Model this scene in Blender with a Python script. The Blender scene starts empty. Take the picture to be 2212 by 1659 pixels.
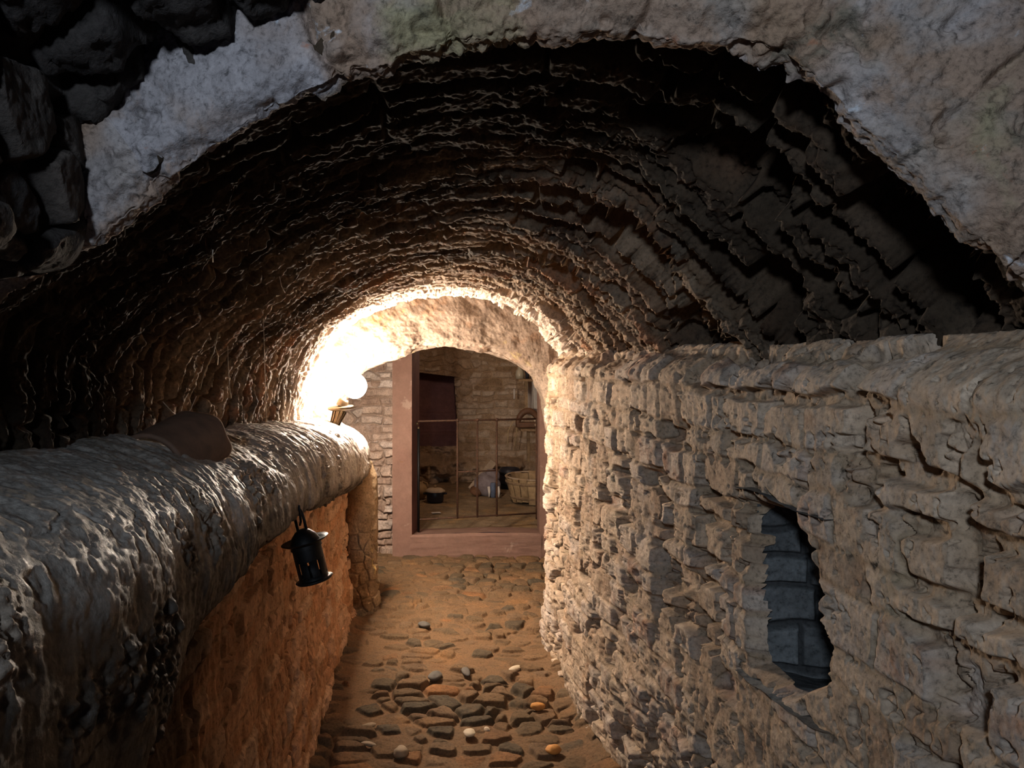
import bpy, math, random
import numpy as np
from mathutils import Vector, Matrix, Euler

random.seed(7)
rng = np.random.default_rng(11)
SC = bpy.context.scene
COL = SC.collection
PI = math.pi
# eye of the photographer at the origin, tunnel runs along +Y, floor at z = -1.55
FL = 1650.0
VX, VY = 930.0, 780.0
FLOOR = -1.55

# ------------------------------------------------------------------ noise
def _h(i, j, k, seed):
    n = (i.astype(np.int64) * 374761393 + j.astype(np.int64) * 668265263 + k.astype(np.int64) * 2147483647 + seed * 144665) & 0xFFFFFFFF
    n = ((n ^ (n >> 13)) * 1274126177) & 0xFFFFFFFF
    n = ((n ^ (n >> 16)) * 2246822519) & 0xFFFFFFFF
    n = n ^ (n >> 15)
    return (n & 0xFFFFFF) / float(0xFFFFFF)

def rnd(i, j, seed=0):
    return _h(np.asarray(i), np.asarray(j), np.zeros_like(np.asarray(i)), seed)

def vnoise(x, y, z, seed=0):
    xi, yi, zi = np.floor(x), np.floor(y), np.floor(z)
    fx, fy, fz = x - xi, y - yi, z - zi
    fx = fx * fx * fx * (fx * (fx * 6 - 15) + 10); fy = fy * fy * fy * (fy * (fy * 6 - 15) + 10); fz = fz * fz * fz * (fz * (fz * 6 - 15) + 10)
    r = 0
    for a in (0, 1):
        wa = fx if a else 1 - fx
        for b in (0, 1):
            wb = fy if b else 1 - fy
            for c in (0, 1):
                wc = fz if c else 1 - fz
                r = r + wa * wb * wc * _h(xi + a, yi + b, zi + c, seed)
    return r * 2 - 1

def fbm(x, y, z, f=1.0, oct=4, gain=0.5, seed=0):
    r = 0; a = 1.0; t = 0
    for o in range(oct):
        r = r + a * vnoise(x * f + o * 17.3, y * f - o * 9.1, z * f + o * 5.7, seed + o)
        t += a; a *= gain; f *= 2.07
    return r / t

def ridged(x, y, z, f=1.0, oct=4, gain=0.55, seed=0):
    r = 0; a = 1.0; t = 0
    for o in range(oct):
        r = r + a * (1 - np.abs(vnoise(x * f + o * 7.3, y * f - o * 3.1, z * f, seed + o)) * 2)
        t += a; a *= gain; f *= 2.1
    return r / t

def sstep(a, b, x):
    t = np.clip((x - a) / (b - a), 0, 1)
    return t * t * (3 - 2 * t)

def lerp(a, b, t):
    return a + (b - a) * t

def bricks(u, v, length, height, seed, jit=0.3, vj=0.25):
    """u along the course, v across it (metres) -> distance to the joint, brick id random, second random, course index, local u"""
    vv = v / height
    r = np.floor(vv)
    lo = r + vj * (rnd(r, r * 0, seed + 1) - .5); hi = r + 1 + vj * (rnd(r + 1, r * 0, seed + 1) - .5)
    r = np.where(vv < lo, r - 1, np.where(vv >= hi, r + 1, r))
    lo = r + vj * (rnd(r, r * 0, seed + 1) - .5); hi = r + 1 + vj * (rnd(r + 1, r * 0, seed + 1) - .5)
    dv = np.minimum(vv - lo, hi - vv) * height
    uu = u / length + rnd(r, r * 0, seed + 2) * 7
    i = np.floor(uu)
    def b(k): return k + jit * 2 * (rnd(k, r, seed + 3) - .5)
    i = np.where(uu < b(i), i - 1, np.where(uu >= b(i + 1), i + 1, i))
    l0, l1 = b(i), b(i + 1)
    du = np.minimum(uu - l0, l1 - uu) * length
    return du, dv, rnd(i, r, seed + 5), rnd(i, r, seed + 6), r, (uu - l0) / np.maximum(l1 - l0, .05) - .5, (vv - lo) / np.maximum(hi - lo, .05) - .5

def cells(u, v, su, sv, seed, jit=.85):
    """Worley cells -> f1, f2 (in cell units), two randoms of the nearest cell"""
    x, y = u / su, v / sv
    xi, yi = np.floor(x), np.floor(y)
    f1 = np.full(x.shape, 9.0); f2 = np.full(x.shape, 9.0); a = np.zeros(x.shape); b = np.zeros(x.shape)
    for i in (-1, 0, 1):
        for j in (-1, 0, 1):
            cx, cy = xi + i, yi + j
            px = cx + .5 + jit * (rnd(cx, cy, seed) - .5); py = cy + .5 + jit * (rnd(cx, cy, seed + 1) - .5)
            d = np.hypot(px - x, py - y)
            n = d < f1
            f2 = np.where(n, f1, np.minimum(f2, d))
            a = np.where(n, rnd(cx, cy, seed + 2), a); b = np.where(n, rnd(cx, cy, seed + 3), b)
            f1 = np.where(n, d, f1)
    return f1, f2, a, b

# ------------------------------------------------------------------ meshes
def link(name, me, mat=None, parent=None):
    o = bpy.data.objects.new(name, me)
    COL.objects.link(o)
    if mat is not None: me.materials.append(mat)
    if parent is not None: o.parent = parent
    return o

def tag(o, label=None, cat=None, group=None, kind=None):
    if label: o['label'] = label
    if cat: o['category'] = cat
    if group: o['group'] = group
    if kind: o['kind'] = kind
    return o

def structure(o, label, cat):
    return tag(o, label, cat, kind='structure')

def empty(name, loc=(0, 0, 0), rot=(0, 0, 0), label=None, cat=None, group=None):
    o = bpy.data.objects.new(name, None)
    o.empty_display_size = .05
    COL.objects.link(o); o.location = loc; o.rotation_euler = rot
    return tag(o, label, cat, group)

def grid_object(name, patches, mat, parent=None):
    """patches: list of (P[n,m,3], {attribute: [n,m]}, keep[n-1,m-1] or None), one mesh"""
    vs, qs, at = [], [], {}
    base = 0
    keys = set(k for p in patches for k in p[1])
    for P, A, keep in patches:
        n, m = P.shape[:2]
        idx = np.arange(n * m).reshape(n, m) + base
        q = np.stack([idx[:-1, :-1], idx[1:, :-1], idx[1:, 1:], idx[:-1, 1:]], -1)
        q = q.reshape(-1, 4) if keep is None else q[keep]
        vs.append(P.reshape(-1, 3)); qs.append(q); base += n * m
        for k in keys:
            at.setdefault(k, []).append(A[k].reshape(-1) if k in A else np.zeros(n * m))
    V = np.concatenate(vs); Q = np.concatenate(qs)
    used = np.zeros(len(V), bool); used[Q.ravel()] = True
    remap = np.cumsum(used) - 1
    V = V[used]; Q = remap[Q]
    me = bpy.data.meshes.new(name)
    me.vertices.add(len(V)); me.vertices.foreach_set('co', V.astype(np.float32).ravel())
    me.loops.add(len(Q) * 4); me.loops.foreach_set('vertex_index', Q.astype(np.int32).ravel())
    me.polygons.add(len(Q)); me.polygons.foreach_set('loop_start', (np.arange(len(Q)) * 4).astype(np.int32))
    me.update(calc_edges=True)
    me.polygons.foreach_set('use_smooth', np.ones(len(Q), bool))
    for k, l in at.items():
        a = me.attributes.new(k, 'FLOAT', 'POINT')
        a.data.foreach_set('value', np.concatenate(l)[used].astype(np.float32))
    me.validate()
    return link(name, me, mat, parent)

def normals(P, toward):
    du = np.gradient(P, axis=0); dv = np.gradient(P, axis=1)
    N = np.cross(du, dv); N /= np.maximum(np.linalg.norm(N, axis=2, keepdims=True), 1e-9)
    s = np.sign(np.sum(N * (toward - P), axis=2, keepdims=True)); s[s == 0] = 1
    return N * s

class MB:
    """collects simple shapes into one mesh"""
    def __init__(s): s.v = []; s.f = []
    def add(s, vs, fs, M=None):
        b = len(s.v)
        s.v += [tuple(M @ Vector(v)) if M is not None else tuple(v) for v in vs]
        s.f += [tuple(i + b for i in f) for f in fs]
        return s
    def box(s, c, d, M=None, bev=0.0):
        x, y, z = [k / 2 for k in d]
        vs = [(c[0] + a * x, c[1] + b * y, c[2] + e * z) for a in (-1, 1) for b in (-1, 1) for e in (-1, 1)]
        fs = [(0, 1, 3, 2), (4, 6, 7, 5), (0, 4, 5, 1), (2, 3, 7, 6), (0, 2, 6, 4), (1, 5, 7, 3)]
        return s.add(vs, fs, M)
    def lathe(s, prof, n=32, M=None, c=(0, 0, 0), a0=0, a1=2 * PI, jitter=0):
        full = abs(a1 - a0 - 2 * PI) < 1e-6
        k = n if full else n + 1
        vs = []
        for (r, z) in prof:
            for i in range(k):
                t = a0 + (a1 - a0) * i / n
                rr = r * (1 + jitter * math.sin(3 * t + 11 * z) + jitter * .7 * math.sin(7 * t + 5 * z))
                vs.append((c[0] + rr * math.cos(t), c[1] + rr * math.sin(t), c[2] + z))
        fs = []
        for j in range(len(prof) - 1):
            for i in range(n):
                i2 = (i + 1) % k
                fs.append((j * k + i, j * k + i2, (j + 1) * k + i2, (j + 1) * k + i))
        return s.add(vs, fs, M)
    def tube(s, pts, r, n=10, M=None):
        pts = [Vector(p) for p in pts]
        rr = r if isinstance(r, (list, tuple)) else [r] * len(pts)
        vs = []; up = None
        for i, p in enumerate(pts):
            t = (pts[min(i + 1, len(pts) - 1)] - pts[max(i - 1, 0)]).normalized()
            if up is None:
                up = Vector((0, 0, 1)) if abs(t.z) < .9 else Vector((1, 0, 0))
            a = t.cross(up)
            if a.length < 1e-4: a = t.cross(Vector((0, 1, 0)))
            a.normalize(); b = a.cross(t); up = b
            for k in range(n):
                q = 2 * PI * k / n
                vs.append(p + (a * math.cos(q) + b * math.sin(q)) * rr[i])
        fs = []
        for i in range(len(pts) - 1):
            for k in range(n):
                k2 = (k + 1) % n
                fs.append((i * n + k, i * n + k2, (i + 1) * n + k2, (i + 1) * n + k))
        fs.append(tuple(range(n))[::-1]); fs.append(tuple(range((len(pts) - 1) * n, len(pts) * n)))
        return s.add(vs, fs, M)
    def ball(s, c, r, n=20, m=12, M=None, rough=0, seed=0):
        vs = [(c[0], c[1], c[2] - (r[2] if hasattr(r, '__len__') else r))]
        R = r if hasattr(r, '__len__') else (r, r, r)
        rn = random.Random(seed)
        ph = [rn.random() * 6 for _ in range(6)]
        def k(d):
            if not rough: return 1
            return 1 + rough * (math.sin(3 * d[0] + ph[0] + 2 * d[1]) + math.sin(4 * d[1] + ph[1] - 3 * d[2]) + .6 * math.sin(7 * d[2] + ph[2] + 5 * d[0]))
        for j in range(1, m):
            for i in range(n):
                t = -PI / 2 + PI * j / m; q = 2 * PI * i / n
                d = (math.cos(t) * math.cos(q), math.cos(t) * math.sin(q), math.sin(t))
                w = k(d)
                vs.append((c[0] + R[0] * d[0] * w, c[1] + R[1] * d[1] * w, c[2] + R[2] * d[2] * w))
        vs.append((c[0], c[1], c[2] + R[2]))
        fs = []
        for i in range(n):
            fs.append((0, 1 + (i + 1) % n, 1 + i))
            fs.append((len(vs) - 1, 1 + (m - 2) * n + i, 1 + (m - 2) * n + (i + 1) % n))
        for j in range(m - 2):
            for i in range(n):
                fs.append((1 + j * n + i, 1 + j * n + (i + 1) % n, 1 + (j + 1) * n + (i + 1) % n, 1 + (j + 1) * n + i))
        return s.add(vs, fs, M)
    def build(s, name, mat, parent=None, smooth=True, bevel=0.0):
        me = bpy.data.meshes.new(name)
        me.from_pydata(s.v, [], s.f); me.update()
        o = link(name, me, mat, parent)
        if smooth: me.polygons.foreach_set('use_smooth', [True] * len(me.polygons))
        if bevel:
            b = o.modifiers.new('bevel', 'BEVEL'); b.width = bevel; b.segments = 2; b.limit_method = 'ANGLE'
            me.polygons.foreach_set('use_smooth', [False] * len(me.polygons))
        return o

# ------------------------------------------------------------------ materials
def nodes_of(name):
    m = bpy.data.materials.new(name); m.use_nodes = True
    nt = m.node_tree; nt.nodes.clear()
    out = nt.nodes.new('ShaderNodeOutputMaterial'); bs = nt.nodes.new('ShaderNodeBsdfPrincipled')
    nt.links.new(bs.outputs[0], out.inputs[0])
    return m, nt, bs

def srgb(h):
    h = h.lstrip('#'); c = [int(h[i:i + 2], 16) / 255 for i in (0, 2, 4)]
    return tuple(x / 12.92 if x <= .04045 else ((x + .055) / 1.055) ** 2.4 for x in c) + (1,)

def ramp(nt, fac, stops):
    r = nt.nodes.new('ShaderNodeValToRGB'); e = r.color_ramp.elements
    while len(e) < len(stops): e.new(.5)
    for k, (p, c) in enumerate(stops):
        e[k].position = p; e[k].color = c if len(c) == 4 else tuple(c) + (1,)
    nt.links.new(fac, r.inputs[0]); return r.outputs[0]

def mixc(nt, fac, a, b, mode='MIX'):
    n = nt.nodes.new('ShaderNodeMix'); n.data_type = 'RGBA'; n.blend_type = mode
    for s, x in ((n.inputs[0], fac), (n.inputs[6], a), (n.inputs[7], b)):
        if isinstance(x, bpy.types.NodeSocket): nt.links.new(x, s)
        else: s.default_value = x
    return n.outputs[2]

def noise(nt, scale, detail=5, rough=.6, vec=None, dist=0):
    n = nt.nodes.new('ShaderNodeTexNoise'); n.inputs['Scale'].default_value = scale
    n.inputs['Detail'].default_value = detail; n.inputs['Roughness'].default_value = rough
    n.inputs['Distortion'].default_value = dist
    if vec is not None: nt.links.new(vec, n.inputs['Vector'])
    return n.outputs[0]

def attr(nt, name):
    a = nt.nodes.new('ShaderNodeAttribute'); a.attribute_name = name; return a.outputs['Fac']

def obj_co(nt):
    t = nt.nodes.new('ShaderNodeTexCoord'); return t.outputs['Object']

def masonry(name, tones, mortar, stains=(), fine=90, bump=.35, bdist=.004, rough=.92, blotch=.35, spec=.2, rrange=None, painted_glow=None, painted_shade=False, pits=0.0, spk=1.0):
    """tones: colour stops for the per-stone random 'tone'; 'mort' attribute blends in the mortar colour;
    stains: (noise scale, lo, hi, colour, amount)"""
    m, nt, bs = nodes_of(name)
    co = obj_co(nt)
    c = ramp(nt, attr(nt, 'tone'), tones)
    n1 = noise(nt, 14, 6, .65, co)
    var = ramp(nt, n1, [(.3, (1 - blotch,) * 3), (.7, (1 + blotch * .6,) * 3)])
    c = mixc(nt, 1.0, c, var, 'MULTIPLY')
    c = mixc(nt, attr(nt, 'mort'), c, mortar)
    for (sc, lo, hi, colr, amt) in stains:
        f = ramp(nt, noise(nt, sc, 6, .65, co, .4), [(lo, (0, 0, 0)), (hi, (amt,) * 3)])
        c = mixc(nt, f, c, colr)
    if painted_glow: c = mixc(nt, attr(nt, 'painted_glow'), c, painted_glow)  # pale colour standing in for the lamp's glare
    if painted_glow or painted_shade: c = mixc(nt, attr(nt, 'painted_shade'), c, rgb(.030, .020, .012))  # near-black colour standing in for shade
    sp = ramp(nt, noise(nt, fine, 8, .72, co), [(.32, (1 - .62 * spk,) * 3), (.47, (1 - .05 * spk,) * 3), (.66, (1 + .2 * spk,) * 3)])
    c = mixc(nt, 1.0, c, sp, 'MULTIPLY')
    if pits:
        pt = ramp(nt, noise(nt, 38, 7, .62, co, .6), [(.30, (1 - pits,) * 3), (.40, (1,) * 3)])
        c = mixc(nt, 1.0, c, pt, 'MULTIPLY')
    nt.links.new(c, bs.inputs['Base Color'])
    bs.inputs['Roughness'].default_value = rough
    bs.inputs['Specular IOR Level'].default_value = spec
    if rrange:
        nt.links.new(ramp(nt, noise(nt, 30, 4, .6, co), [(.35, (rrange[0],) * 3), (.7, (rrange[1],) * 3)]), bs.inputs['Roughness'])
    b = nt.nodes.new('ShaderNodeBump'); b.inputs['Strength'].default_value = bump; b.inputs['Distance'].default_value = bdist
    nt.links.new(noise(nt, fine * 1.3, 6, .7, co), b.inputs['Height'])
    b2 = nt.nodes.new('ShaderNodeBump'); b2.inputs['Strength'].default_value = bump; b2.inputs['Distance'].default_value = bdist * 3
    nt.links.new(noise(nt, fine * .33, 5, .6, co), b2.inputs['Height'])
    nt.links.new(b.outputs[0], b2.inputs['Normal']); nt.links.new(b2.outputs[0], bs.inputs['Normal'])
    return m

def plain(name, col, rough=.7, metal=0.0, var=.25, scale=30, col2=None, bump=.15, spec=.4):
    m, nt, bs = nodes_of(name)
    co = obj_co(nt)
    n = noise(nt, scale, 5, .6, co)
    c2 = col2 or tuple(x * (1 - var) for x in col[:3]) + (1,)
    c = ramp(nt, n, [(.35, col), (.68, c2)])
    nt.links.new(c, bs.inputs['Base Color'])
    bs.inputs['Roughness'].default_value = rough; bs.inputs['Metallic'].default_value = metal
    bs.inputs['Specular IOR Level'].default_value = spec
    b = nt.nodes.new('ShaderNodeBump'); b.inputs['Strength'].default_value = bump; b.inputs['Distance'].default_value = .003
    nt.links.new(noise(nt, scale * 3, 5, .6, co), b.inputs['Height']); nt.links.new(b.outputs[0], bs.inputs['Normal'])
    return m

def rgb(r, g, b): return (r, g, b, 1)

M_wall = masonry('tan brickwork', [(0, rgb(.30, .20, .13)), (.25, rgb(.42, .31, .215)), (.55, rgb(.47, .36, .26)), (.8, rgb(.45, .365, .295)), (1, rgb(.36, .20, .125))],
                 rgb(.32, .225, .14), stains=((3.2, .56, .72, rgb(.44, .41, .385), .5), (5.5, .59, .72, rgb(.24, .12, .06), .55), (2.3, .6, .75, rgb(.26, .22, .12), .45)), pits=.75)
M_vault = masonry('sooty vault brick with painted light and shade', [(0, rgb(.15, .085, .05)), (.3, rgb(.27, .185, .12)), (.6, rgb(.35, .25, .165)), (.85, rgb(.22, .165, .115)), (1, rgb(.30, .15, .08))],
                  rgb(.19, .12, .07), stains=((2.2, .46, .64, rgb(.02, .015, .012), .75), (6, .6, .75, rgb(.34, .13, .05), .45)), painted_glow=rgb(.52, .42, .34), pits=.6)
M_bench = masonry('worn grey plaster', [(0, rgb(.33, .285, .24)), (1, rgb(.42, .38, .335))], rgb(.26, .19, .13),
                  stains=((4, .52, .70, rgb(.22, .18, .14), .6), (7, .62, .72, rgb(.44, .43, .42), .6), (2.2, .58, .7, rgb(.2, .16, .06), .4)), rough=.62, spec=.5, fine=120, bump=.3, rrange=(.5, .8), painted_shade=True)
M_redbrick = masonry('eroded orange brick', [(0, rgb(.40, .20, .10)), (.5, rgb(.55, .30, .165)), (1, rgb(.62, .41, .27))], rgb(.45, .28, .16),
                     stains=((3, .55, .72, rgb(.42, .30, .21), .5), (5, .62, .75, rgb(.16, .07, .03), .5)), painted_shade=True)
M_arch = masonry('pale arch render', [(0, rgb(.27, .25, .255)), (.5, rgb(.34, .31, .31)), (1, rgb(.28, .225, .175))], rgb(.25, .16, .10),
                 stains=((4.2, .47, .58, rgb(.27, .18, .125), .85), (3.1, .60, .70, rgb(.26, .25, .13), .6), (11, .64, .72, rgb(.62, .68, .74), .8), (14, .66, .72, rgb(.36, .13, .06), .6), (6.3, .60, .68, rgb(.12, .11, .08), .7)), fine=110, bump=.5, pits=.7)
M_dark = masonry('stone with painted shade', [(0, rgb(.035, .03, .028)), (.5, rgb(.055, .047, .042)), (1, rgb(.075, .06, .05))], rgb(.02, .017, .015),
                 stains=((8, .62, .72, rgb(.13, .12, .12), .5),), bump=.6)  # unlit stones, their shade put into the base colour
M_endarch = masonry('cream plaster', [(0, rgb(.17, .12, .087)), (1, rgb(.22, .165, .122))], rgb(.19, .115, .07),
                    stains=((6, .6, .68, rgb(.30, .22, .075), .6), (4, .6, .75, rgb(.22, .14, .09), .6)), bump=.3)
M_rubble = masonry('pale rubble stone', [(0, rgb(.24, .16, .12)), (.5, rgb(.36, .26, .20)), (1, rgb(.43, .35, .30))], rgb(.23, .155, .11),
                   stains=((4, .58, .7, rgb(.36, .30, .265), .5),))
M_room = masonry('dim room rubble', [(0, rgb(.26, .17, .10)), (.5, rgb(.38, .27, .18)), (1, rgb(.47, .37, .28))], rgb(.33, .22, .13),
                 stains=((3.5, .55, .68, rgb(.45, .35, .27), .5), (5, .62, .72, rgb(.13, .08, .05), .6)))
M_frame = masonry('pink plaster', [(0, rgb(.205, .113, .083)), (1, rgb(.225, .13, .095))], rgb(.2, .12, .09),
                  stains=((4.5, .60, .64, rgb(.34, .24, .185), .6), (7, .66, .7, rgb(.2, .1, .05), .6)), bump=.12, fine=60, blotch=.15, spk=.22)
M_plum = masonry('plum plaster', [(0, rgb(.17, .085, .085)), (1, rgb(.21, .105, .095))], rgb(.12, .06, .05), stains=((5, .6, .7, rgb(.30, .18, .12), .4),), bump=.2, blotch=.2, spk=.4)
M_floor = masonry('cobbles in earth', [(0, rgb(.075, .057, .036)), (.25, rgb(.115, .072, .037)), (.6, rgb(.16, .092, .045)), (.9, rgb(.14, .086, .047)), (1, rgb(.22, .10, .038))],
                  rgb(.155, .088, .043), stains=((2.6, .57, .74, rgb(.27, .13, .045), .6), (3.7, .58, .7, rgb(.14, .09, .05), .6)), fine=110, bump=.3)
M_roomfloor = masonry('dusty room floor', [(0, rgb(.17, .115, .065)), (1, rgb(.27, .19, .115))], rgb(.2, .14, .085), stains=((3, .55, .7, rgb(.42, .24, .09), .6),))
M_iron = plain('black iron', rgb(.012, .011, .011), .55, .6, .4, 60)
M_rust = plain('rusty iron', rgb(.12, .055, .03), .75, .4, .4, 60, rgb(.05, .028, .018))
M_brass = plain('tarnished bronze', rgb(.11, .07, .035), .4, .7, .4, 40)
M_tile = plain('brown fired clay', rgb(.17, .095, .06), .8, 0, .4, 20, rgb(.10, .06, .04), .3)
M_web = plain('dusty web', rgb(.55, .44, .33), .9, 0, .2, 40)
M_straw = plain('dry straw', rgb(.50, .36, .2), .8, 0, .2, 40)
M_paper = plain('off white paper', rgb(.62, .56, .5), .8, 0, .1, 30)
M_wood = plain('old grey brown wood', rgb(.30, .20, .11), .85, 0, .45, 25, rgb(.15, .09, .05), .4)
M_woodlite = plain('pale worn board', rgb(.46, .35, .25), .8, 0, .3, 20)
M_wicker = plain('weathered staves', rgb(.44, .30, .16), .85, 0, .4, 18, rgb(.24, .15, .075), .4)
M_clay = plain('ochre clay', rgb(.42, .27, .13), .7, 0, .3, 20)
M_beige = plain('beige stoneware', rgb(.52, .40, .27), .6, 0, .2, 30)
M_navy = plain('dark glazed enamel', rgb(.02, .02, .028), .4, 0, .3, 30)
M_cloth = plain('grey lilac cloth', rgb(.22, .185, .195), .95, 0, .35, 16, rgb(.12, .09, .09), .4)
M_blue = plain('faded blue cloth', rgb(.13, .16, .24), .9, 0, .3, 30)
M_white = plain('whitewashed canvas', rgb(.62, .56, .5), .8, 0, .15, 20)
M_leather = plain('brown harness leather', rgb(.15, .07, .035), .6, 0, .4, 20)
M_glass = plain('cloudy bottle glass', rgb(.36, .32, .24), .25, 0, .2, 10)
M_chip = masonry('broken yellow brick', [(0, rgb(.50, .33, .14)), (1, rgb(.62, .47, .28))], rgb(.4, .25, .12))
def cob(name, a, b): return plain(name, a, .75, 0, .3, 25, b, .4)
M_peb = [cob('orange cobble', rgb(.55, .24, .045), rgb(.45, .2, .06)), cob('pale pebble', rgb(.55, .46, .33), rgb(.42, .33, .22)), cob('slate cobble', rgb(.07, .065, .055), rgb(.12, .10, .08)), cob('tan cobble', rgb(.36, .27, .17), rgb(.27, .19, .12))]
m, nt, bs = nodes_of('lit lamp globe')
bs.inputs['Base Color'].default_value = rgb(1, .9, .8); bs.inputs['Emission Color'].default_value = rgb(1, .86, .70)
bs.inputs['Emission Strength'].default_value = 14
M_globe = m

# ------------------------------------------------------------------ profiles
def smooth_curve(pts, n):
    p = np.array(pts, float)
    for _ in range(3):   # Chaikin corner cutting
        q = np.empty((2 * len(p) - 2 + 2, 2)); q[0] = p[0]; q[-1] = p[-1]
        q[1:-1:2] = .75 * p[:-1] + .25 * p[1:]; q[2:-1:2] = (.25 * p[:-1] + .75 * p[1:])[:len(q[2:-1:2])]
        q = np.concatenate([[p[0]], np.stack([.75 * p[:-1] + .25 * p[1:], .25 * p[:-1] + .75 * p[1:]], 1).reshape(-1, 2), [p[-1]]])
        p = q
    s = np.concatenate([[0], np.cumsum(np.hypot(*np.diff(p, axis=0).T))])
    t = np.linspace(0, s[-1], n)
    return np.stack([np.interp(t, s, p[:, 0]), np.interp(t, s, p[:, 1])], 1)

NEAR = [(-.79, -.30), (-.785, -.05), (-.75, .05), (-.65, .12), (-.52, .18), (-.43, .235), (-.304, .335), (-.152, .402), (.045, .452), (.195, .46), (.386, .44), (.50, .385), (.575, .31), (.665, .20), (.75, .11), (.86, .0)]
FAR = [(-.73, -.5), (-.70, -.25), (-.67, -.05), (-.60, .11), (-.443, .245), (-.208, .347), (.078, .396), (.339, .362), (.573, .245), (.70, .10), (.84, -.06)]
VD0, VD1 = 1.07, 4.55
def vault_profile(n, d):
    """d array -> [n, len(d), 2]"""
    a = smooth_curve(NEAR, n); b = smooth_curve(FAR, n)
    t = np.clip((d - 1.0) / (4.5 - 1.0), 0, 1)[None, :, None]
    return a[:, None, :] * (1 - t) + b[:, None, :] * t

# ------------------------------------------------------------------ vault
def build_vault():
    n = 860
    ds = np.concatenate([np.linspace(0, 1, 260, endpoint=False) * .95 + 1.07, np.linspace(2.02, VD1, 330)])
    pr = vault_profile(n, ds)
    P = np.zeros((n, len(ds), 3))
    P[..., 0] = pr[..., 0]; P[..., 2] = pr[..., 1]
    w = np.clip((VD1 - ds) / (VD1 - VD0), 0, 1)[None, :]
    P[..., 1] = ds[None, :] - .15 * P[..., 0] * w ** 3
    toward = np.zeros_like(P); toward[..., 0] = .05; toward[..., 1] = P[..., 1]; toward[..., 2] = -.3
    N = normals(P, toward)
    P = P - N * (.045 * sstep(2.6, 1.25, P[..., 1]) * sstep(-.12, .05, P[..., 2]))[..., None]
    seg = np.linalg.norm(np.diff(P, axis=0), axis=2)
    s = np.concatenate([np.zeros((1, len(ds))), np.cumsum(seg, axis=0)])
    X, Y, Z = P[..., 0], P[..., 1], P[..., 2]
    wu = fbm(X, Y, Z, 6, 3, seed=3) * .03; wv = fbm(X, Y, Z, 5, 4, seed=9) * lerp(.034, .020, sstep(.1, .5, X)) + fbm(X, Y, Z, 22, 3, seed=91) * .012
    du, dv, a, b, row, lu, lv = bricks(s + wu, Y + wv, .25, .078, 21, .25, .35)
    right = sstep(.1, .55, X)           # joints raked out deep on the right haunch
    hollow = sstep(-.05, .30, fbm(s / 2.6, Y, Z * .5, 5.0, 3, seed=15) + .16 * right - .06)
    gap = .005 + .022 * hollow * (.4 + .8 * right)
    ev = sstep(gap, gap + .011, dv); eu = sstep(.001, .012, du)
    e = ev * (.45 + .55 * eu)
    depth = .014 + .10 * hollow * (.28 + .9 * right)
    lift = (a - .5) * .018
    gone = (b > lerp(.90, .70, right)) & (X > -.2)
    h = lerp(-depth, lift + lv * .010 * (a - .3), e)
    h = np.where(gone, h - (.030 + .05 * right) * eu * ev, h)
    f1 = fbm(X, Y, Z, 26, 4, .6, seed=31)
    h += f1 * (.011 + .009 * right) + fbm(X, Y, Z, 7, 3, seed=37) * .016 + right * fbm(X, Y, Z, 52, 4, .65, seed=39) * .010
    # flaky ledges on the left flank
    left = sstep(.15, -.5, X)
    r1 = ridged(s * .35, Y, X * 0, 16, 4, seed=51)
    h += left * (np.clip(r1, -.3, 1) * .016)
    pit = sstep(.22, .5, fbm(X, Y, Z, 34, 3, .6, seed=44))
    h -= pit * .014
    h += fbm(X, Y, Z, 85, 3, .6, seed=46) * .004
    Q = P + N * h[..., None]
    tone = np.clip(a + .25 * f1, 0, 1)
    mort = np.clip((1 - e) * .8, 0, 1)
    o = grid_object('ceiling', [(Q, {'tone': tone, 'mort': mort, 'painted_shade': (.94 - .22 * sstep(.15, .5, X) * sstep(-.1, .4, fbm(X, Y, Z, 7, 3, seed=47))) * sstep(.15, .75, sstep(2.7, 1.15, Y + .5 * fbm(X, Y, Z, 4, 4, seed=49))), 'painted_glow': sstep(3.55, 4.2, Y + .35 * fbm(X, Y, Z, 6, 3, seed=48)) * .85}, None)], M_vault)  # painted light: mouth darkened for shade, far end paled for lamp glare
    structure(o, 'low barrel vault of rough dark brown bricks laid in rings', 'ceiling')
build_vault()

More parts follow.
